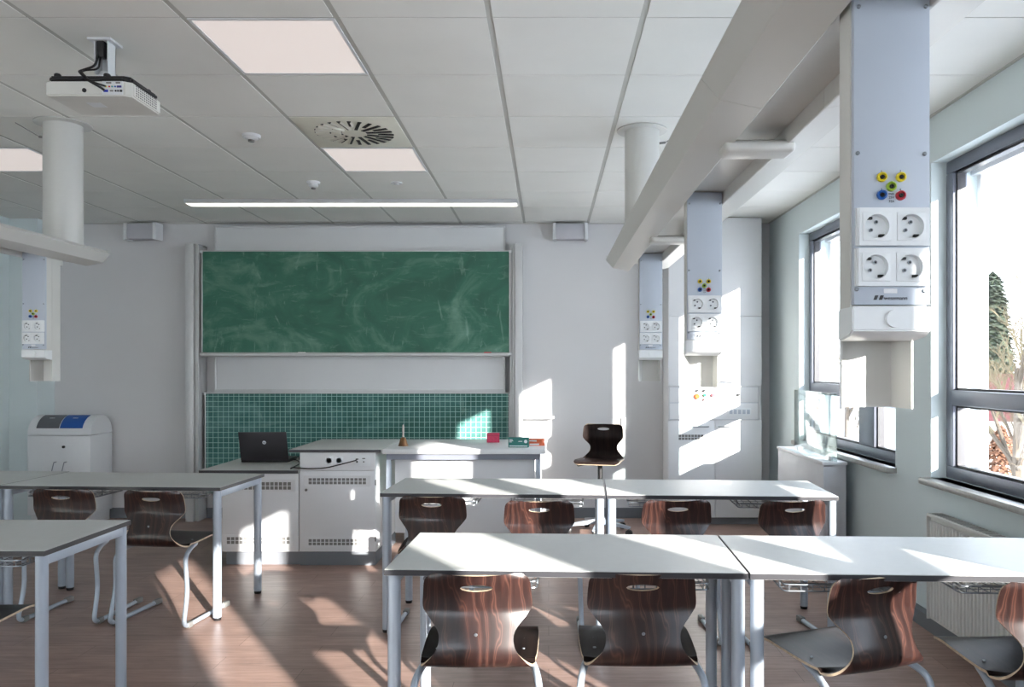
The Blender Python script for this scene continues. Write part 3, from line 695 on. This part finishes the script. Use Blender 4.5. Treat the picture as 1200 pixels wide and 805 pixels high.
orange = mat('orange_card', (222,110,70), .6)
for k, (dx, dy, rz, lb) in enumerate(((-.10, 6.16, 8, 'flat orange box lying right of the teal box, lower of two'), (-.105, 6.17, -12, 'flat orange box lying crossed on top of another orange box'))):
    q = thing('orange_box', lb, 'box', (dx, dy, .868+k*.026), R(rz), 'flat orange boxes on the demonstration table')
    MB().box(-.065, .065, -.04, .04, 0, .025, bev=.0015).build('carton', orange, q)
    MB().box(-.055, .02, -.0405, -.04, .006, .018).build('pale_label', SOCK, q)

# ------------------------------------------------------------------ chairs
PROF = [(.228,.445,.192),(.19,.462,.203),(.08,.460,.208),(-.05,.452,.205),(-.13,.450,.200),(-.19,.458,.190),(-.224,.485,.165),(-.228,.525,.132),(-.212,.575,.128),(-.192,.628,.170),(-.187,.655,.186),(-.192,.71,.184),(-.208,.771,.178)]
def shell_mesh():
    pts = cat(PROF, 12); L = [0]
    for a, b_ in zip(pts, pts[1:]): L.append(L[-1]+math.hypot(b_[0]-a[0], b_[1]-a[1]))
    tot = L[-1]
    def prof(s):
        s = max(0, min(tot, s)); i = 0
        while i < len(L)-2 and L[i+1] < s: i += 1
        t_ = (s-L[i])/max(1e-9, L[i+1]-L[i]); return [pts[i][k]*(1-t_)+pts[i+1][k]*t_ for k in range(3)]
    def pos(u, s):                               # u in metres-ish fraction -1..1
        y, z, hw_ = prof(s)
        e = 0; rc = .035
        for d in (s, tot-s):
            if d < rc: e = max(e, 1-d/rc)
        hw_ -= .03*(1-math.sqrt(max(0, 1-e*e)))
        zz = min(1, max(0, (z-.56)/.1)); back = zz*zz*(3-2*zz) if s > tot*.5 else 0
        seat = 1 if s < tot*.5 else 0
        x = u*hw_
        y += back*.017*u*u + (.012*u*u if s > tot*.45 else 0)
        zt = z + (.010*u*u*min(1, s/.1) if seat else 0) 
        return Vector((x, y, zt))
    NU, NV = 24, 66; T = .0085
    zc = next(s for s in [tot*i/400 for i in range(400)] if s > tot*.6 and prof(s)[1] > .724)
    j0 = round(zc/tot*NV); ci, cj = 5, 2
    sv = lambda j: tot*j/NV
    def nrm(u, s):
        h_ = .003
        du = pos(min(1, u+.02), s)-pos(max(-1, u-.02), s); ds = pos(u, min(tot, s+h_))-pos(u, max(0, s-h_))
        return ds.cross(du).normalized()          # towards the sitter / up
    nodes = {}; order = []
    def node(key, u, s):
        if key not in nodes: nodes[key] = len(order); order.append((u, s))
        return nodes[key]
    faces = []; rims = []
    inhole = lambda i, j: abs(i+.5-NU/2) < ci and (j0-cj) <= j < (j0+cj)
    for i in range(NU):
        for j in range(NV):
            if inhole(i, j): continue
            faces.append([node((a, b_), -1+2*a/NU, sv(b_)) for a, b_ in ((i, j), (i+1, j), (i+1, j+1), (i, j+1))])
    I0, I1, J0, J1 = NU//2-ci, NU//2+ci, j0-cj, j0+cj
    loop = [(i, J0) for i in range(I0, I1)]+[(I1, j) for j in range(J0, J1)]+[(i, J1) for i in range(I1, I0, -1)]+[(I0, j) for j in range(J1, J0, -1)]
    el = []
    for (i, j) in loop:
        a = (i-NU/2)/ci; b_ = (j-j0)/cj; n_ = math.hypot(a, b_); a /= n_; b_ /= n_
        el.append(node(('e', i, j), a*.055/.18, sv(j0)+b_*.0125))
    m = len(loop)
    for k in range(m):
        faces.append([nodes[loop[k]], nodes[loop[(k+1) % m]], el[(k+1) % m], el[k]])
    rims.append(el)
    outer = [nodes[(i, 0)] for i in range(NU)]+[nodes[(NU, j)] for j in range(NV)]+[nodes[(i, NV)] for i in range(NU, 0, -1)]+[nodes[(0, j)] for j in range(NV, 0, -1)]
    rims.append(outer)
    bm = bmesh.new(); F = []; K = []
    for u, s in order:
        p = pos(u, s); nn = nrm(u, s); F.append(bm.verts.new(p+nn*T/2)); K.append(bm.verts.new(p-nn*T/2))
    for f in faces:
        a = bm.faces.new([F[i] for i in f]); a.material_index = 0
        a = bm.faces.new([K[i] for i in reversed(f)]); a.material_index = 1
    for r_ in rims:
        for k in range(len(r_)):
            p, q_ = r_[k], r_[(k+1) % len(r_)]
            a = bm.faces.new([F[p], F[q_], K[q_], K[p]]); a.material_index = 2
    bmesh.ops.recalc_face_normals(bm, faces=bm.faces[:])
    me = bpy.data.meshes.new('seat_shell'); bm.to_mesh(me); bm.free()
    for q_ in (SEAT, WOOD, EDGE): me.materials.append(q_)
    me.shade_smooth(); me.set_sharp_from_angle(angle=R(50)); return me, pos, sv, tot
SHELL, SPOS, _, STOT = shell_mesh()
def put_shell(parent, dz=0):
    o = bpy.data.objects.new('seat_shell', SHELL); COL.objects.link(o); o.parent = parent; o.location = (0, 0, dz)
    for sx in (-.155, .155):
        for yy in (-.04, .06): MB().lathe([(.006, 0), (.0055, .0025), (.0001, .0035)], (sx, yy, .4655+dz), n=12).build('rivet', WIRE, o if dz == 0 else parent)
    MB().lathe([(.006, 0), (.005, -.003), (.0001, -.004)], (0, -.2185, .575), axis='y', n=12).build('rivet', WIRE, o)
    return o
def make_chair():
    t_ = thing('student_chair', '', 'chair')
    put_shell(t_)
    f = MB()
    for s in (-1, 1):
        f.tube([(s*.06, .05, .437), (s*.15, .02, .437), (s*.195, -.12, .437), (s*.213, -.205, .405), (s*.220, -.192, .21), (s*.225, -.240, .022), (s*.225, -.15, .016), (s*.225, .22, .016)], .0125, n=14, fillet=.06)
    f.box(-.07, .07, .035, .065, .428, .446)
    f.build('sled_frame', LEG, t_)
    for s in (-1, 1):
        MB().box(s*.225-.015, s*.225+.015, .17, .235, .001, .034, bev=.006).build('glide', GREYP, t_)
        MB().box(s*.225-.015, s*.225+.015, -.205, -.16, .001, .034, bev=.006).build('glide', GREYP, t_)
    return t_
CHAIR = None; used = 0
def chair(bx, by, yaw, label, group):
    """bx, by: where the bottom bend of the back is; yaw: turn of the seat's forward direction, degrees to the left"""
    global CHAIR
    a = R(yaw); loc = (bx-math.sin(a)*.225, by+math.cos(a)*.225, 0)
    if CHAIR is None: CHAIR = o = make_chair()
    else: o = copy_tree(CHAIR)
    o.location = loc; o.rotation_euler = (0, 0, a); o['label'] = label; o['group'] = group
g1, g2, g3 = 'student chairs at the front row of desks', 'student chairs at the second row of desks', 'student chairs at the left desks'
chair(-.245, 2.63, 0, 'dark wooden student chair, left one before the nearest middle desk', g1)
chair(.32, 2.64, 0, 'dark wooden student chair, right one before the nearest middle desk', g1)
chair(1.125, 2.61, 20, 'turned dark wooden student chair with sunlit back below the window-side desk', g1)
chair(1.66, 2.52, 2, 'dark wooden student chair cut off by the right picture edge', g1)
chair(-.64, 4.25, -2, 'dark wooden student chair nearest the vented cabinet, at the second row', g2)
chair(-.05, 4.10, 0, 'student chair with a sunlit stripe, second from left in the second row', g2)
chair(.685, 4.12, 3, 'student chair with sunlit red-brown left half, third in the second row', g2)
chair(1.30, 4.10, 8, 'dark student chair at the right end of the second row by the low cabinet', g2)
chair(-2.27, 4.44, -7, 'dark wooden student chair fully visible with its sled legs at the left desk', g3)
chair(-2.82, 4.50, -3, 'dark wooden student chair before the waste bin cabinet', g3)
chair(-2.40, 2.92, -2, 'student chair of which only a seat corner shows at bottom left', g3)

# swivel chair by the wall
Sw = thing('swivel_chair', 'dark wooden high swivel chair on castors against the back wall', 'swivel chair', (.46, 7.02, 0), R(167))
put_shell(Sw, .19)
MB().lathe([(.03, .06), (.03, .28), (.022, .285), (.022, .60), (.03, .61), (.06, .625), (.06, .64)], (0, 0, 0), n=20).build('gas_column', BLACK, Sw)
q = MB()
for k in range(5):
    a = 2*math.pi*k/5+.3; q.M = Matrix.Rotation(a, 4, 'Z'); q.prism([(.02, .13), (.02, .085), (.29, .066), (.30, .085)], 'y', -.02, .02, bev=.004)
q.M = None; q.lathe([(.045, .07), (.045, .14)], (0, 0, 0)); q.build('star_base', LEG, Sw)
for k in range(5):
    a = 2*math.pi*k/5+.3; q = MB(); q.M = Matrix.Rotation(a, 4, 'Z')
    q.lathe([(.020, -.020), (.029, -.015), (.029, -.004), (.012, -.003), (.012, .003), (.029, .004), (.029, .015), (.020, .020)], (.285, 0, .029), axis='y', n=20)
    q.cyl((.285, 0, .04), (.285, 0, .075), .009, m=1); q.build('castor', [BLACK, GREYP], Sw)
MB().tube([(.0, .02, .625), (.14, .05, .61), (.19, .06, .60), (.2, .06, .615)], .005, fillet=.02).build('height_lever', BLACK, Sw)

# ------------------------------------------------------------------ desks
def make_desk(W_=1.24, D_=.605):
    t_ = thing('student_desk', '', 'desk'); H = .78; a = W_/2; d = D_/2
    MB().box(-a+.0008, a-.0008, -d+.0008, d-.0008, H-.022, H, m=0).build('desk_top', TOPG, t_)
    e_ = MB(); pr = [(0, H-.0215), (-.0012, H-.020), (-.0012, H-.004), (0, H-.002)]
    e_.box(-a-.001, a+.001, -d-.0015, -d+.001, H-.021, H-.002).box(-a-.001, a+.001, d-.001, d+.0015, H-.021, H-.002).box(-a-.001, -a+.001, -d, d, H-.021, H-.002).box(a-.001, a+.001, -d, d, H-.021, H-.002)
    e_.build('edge_band', CORE, t_)
    fr = MB(); i = .02
    fr.box(-a+.03, a-.03, d-.05, d-.025, H-.062, H-.022, bev=.002)
    for s in (-1, 1): fr.box(min(s*(a-.012), s*(a-.037)), max(s*(a-.012), s*(a-.037)), -d+.03, d-.03, H-.062, H-.022, bev=.002)
    fr.box(-a+.03, a-.03, .02, .045, H-.062, H-.022, bev=.002)
    fr.build('desk_frame', LEG, t_)
    for sx in (-1, 1):
        for sy in (-1, 1):
            x_, y_ = sx*(a-.028), sy*(d-.028)
            lg = MB().lathe([(.0225, .018), (.0225, H-.023)], (x_, y_, 0), n=28).build('leg', LEG, t_)
            MB().lathe([(.019, 0), (.021, .004), (.021, .020)], (x_, y_, 0), n=20).build('glide', BLACK, lg)
    for cx in (-W_*.24, W_*.24):
        b_ = MB(); x0, x1, y0, y1, zt, zb = cx-.20, cx+.20, -d+.05, .0, H-.03, H-.072
        r_ = .0018
        b_.tube([(x0, y1, zt), (x0, y0, zt-.02), (x1, y0, zt-.02), (x1, y1, zt)], .003, n=8, fillet=.02)
        b_.tube([(x0, y1, zb), (x0, y0, zb), (x1, y0, zb), (x1, y1, zb)], .003, n=8, fillet=.02)
        for k in range(10):
            xx = x0+.02+k*.04
            b_.tube([(xx, y1, zt), (xx, y1, zb), (xx, y0, zb), (xx, y0, zt-.02)], r_, n=6)
        for k in range(4): b_.tube([(x0, y0+.05+k*.05, zb), (x1, y0+.05+k*.05, zb)], r_, n=6)
        for xx in (x0, x1): b_.tube([(xx, y0+.05, H-.022), (xx, y0+.05, zb)], .004, n=8); b_.tube([(xx, y1-.02, H-.022), (xx, y1-.02, zb)], .004, n=8)
        b_.build('wire_basket', WIRE, t_)
    return t_
D1 = make_desk(); first = True
def desk(fx, fy, yaw, label, group, sx=1):
    global first
    o = D1 if first else copy_tree(D1); first = False
    o.location = (fx, fy, 0); o.rotation_euler = (0, 0, R(yaw)); o['label'] = label; o['group'] = group
    if sx != 1: o.scale = (sx, 1, 1)
gd1, gd2, gd3 = 'grey desks in the front row', 'grey desks in the second row', 'grey desks on the left side'
desk(.066, 2.975, -2.3, 'nearest middle grey-topped desk with two dark chairs tucked before it', gd1)
desk(1.312, 2.922, -2.3, 'near window-side grey-topped desk running to the right picture edge', gd1)
desk(-.298, 4.624, -2.9, 'second-row grey-topped desk in front of the demonstration table', gd2, 1.005)
desk(.956, 4.560, -2.9, 'second-row grey-topped desk in front of the tall white cabinet', gd2, 1.005)
desk(-2.56, 4.90, -3.5, 'left second-row grey-topped desk with the fully visible chair before it', gd3, 1.08)
desk(-3.91, 5.01, -3.5, 'left second-row desk cut off by the left picture edge', gd3, 1.08)
desk(-2.53, 3.28, -.4, 'near left desk of which the right end with two legs shows', gd3)

# ------------------------------------------------------------------ outside, seen through the windows (room is one storey up)
GZ = -4.0
def stuffmat(): pass
tag(B(2.6, 160, -60, 160, GZ-.3, GZ).build('lawn', mat('snowy_lawn', (226,228,228), .95, var=.12, vscale=.6)), 'snow covered lawn far below the windows', 'ground', kind='structure')
tag(B(5, 13, -60, 160, GZ, GZ+.03).build('street', mat('pale_asphalt', (205,206,208), .9, var=.1, vscale=2)), 'pale grey street below the windows', 'street', kind='structure')
Hs = thing('house', 'white house with red roof beyond the bare trees outside', 'house', (24.6, 40, GZ), R(-30))
MB().box(-5, 5, -4, 4, 0, 3.2).build('house_walls', mat('house_render', (226,220,208), .9), Hs)
MB().prism([(-4.6, 3.0), (0, 5.2), (4.6, 3.0)], 'x', -5.5, 5.5).build('roof', mat('red_roof_tiles', (82,27,25), .8, var=.2, vscale=8), Hs)
for dx in (-3, 0, 3):
    w_ = MB().box(dx-.5, dx+.5, -4.05, -3.98, 1.2, 2.5).build('window', CORE, Hs)
MB().box(2, 2.7, .5, 1.2, 4.2, 6.1).build('chimney', mat('brick_chimney', (150,90,76), .9), Hs)
H2 = thing('flat_building', 'long low white building with dark window bands outside', 'building', (14, 26, GZ), R(-8))
MB().box(-3.2, 3.2, -9, 9, 0, 3.3).build('building_walls', mat('bright_render', (226,228,230), .8), H2)
for k in range(6): MB().box(-3.26, -3.19, -8.2+k*2.9, -6.2+k*2.9, 1.2, 2.4).build('window', FRAME, H2)
MB().box(-3.4, 3.4, -9.2, 9.2, 3.3, 3.5).build('roof_edge', FRAME, H2)
H2.location = (17, 52, GZ)
def tree(x, y, h, label, dens, seed):
    rnd = random.Random(seed); T = thing('bare_tree', label, 'tree', (x, y, GZ), 0, 'bare winter trees outside the windows'); A_ = MB(); Bq = MB()
    def br(p, d, ln, r_, lvl):
        q_ = p+d*ln
        (A_ if lvl < 2 else Bq).cyl(p, q_, r_, r_*.62, n=6 if lvl < 2 else 3, caps=False)
        if lvl >= 5: return
        for k in range(dens if lvl > 0 else dens+3):
            t_ = rnd.uniform(.35, 1) if lvl else rnd.uniform(.3, 1)
            ax = Vector((rnd.uniform(-1, 1), rnd.uniform(-1, 1), rnd.uniform(.1, .9))).normalized()
            nd = (d*.75+ax*.75).normalized(); br(p+d*ln*t_, nd, ln*rnd.uniform(.45, .65), r_*.5, lvl+1)
    br(Vector((0, 0, 0)), Vector((.02, .01, 1)).normalized(), h*.55, h*.018, 0)
    A_.build('trunk', mat('bark', (84,74,62), .9), T); Bq.build('branches', mat('twigs', (98,88,66), .9), T)
tree(15.2, 25.5, 10.0, 'tall bare tree with pale branches outside the near window', 4, 3)
tree(20.6, 34.5, 8.5, 'bare tree behind the tallest one, outside the near window', 4, 5)
tree(12.5, 33, 8, 'bare tree farthest left outside the windows', 3, 8)
def evergreen(x, y, h, seed, label, nm=None, wd_=.17):
    rnd = random.Random(seed); T = thing('evergreen_tree' if nm is None else 'bush', label, 'tree' if nm is None else 'bush', (x, y, GZ), 0, 'dark evergreens beyond the house' if nm is None else None); m = MB()
    for k in range(900):
        t_ = rnd.random()**.8; z_ = h*(.12+.88*t_); rr = h*wd_*(1-t_)**.8*rnd.uniform(.5, 1); a = rnd.uniform(0, 6.283)
        p = Vector((rr*math.cos(a), rr*math.sin(a), z_)); d_ = Vector((math.cos(a), math.sin(a), -.3))*h*.07; s_ = d_.cross(Vector((0, 0, 1))).normalized()*h*.03
        m.poly([p-s_, p+d_, p+s_, p+Vector((0, 0, h*.03))])
    m.build('needles' if nm is None else 'foliage', nm or mat('evergreen_needles', (62,72,54), .9, var=.3), T, smooth=0)
    MB().cyl((0, 0, 0), (0, 0, h*.9), h*.02, h*.005).build('trunk', mat('dark_bark', (80,66,54), .9), T)
evergreen(17.6, 30.5, 3.2, 77, 'low brown bushy hedge plant in front of the white house outside', mat('brown_beech_leaves', (120,84,62), .9, var=.3), .42)
for k, (x, y, h) in enumerate(((29.0, 51, 11), (33.4, 59, 12.5), (36.5, 57, 13.5), (38.5, 52, 12), (35, 64, 14))):
    evergreen(x, y, h, 20+k, ('leftmost dark evergreen beyond the red-roofed house', 'second dark evergreen from the left beyond the house', 'tallest dark evergreen beyond the house', 'rightmost dark evergreen beyond the house', 'dark evergreen standing behind the row of others')[k])
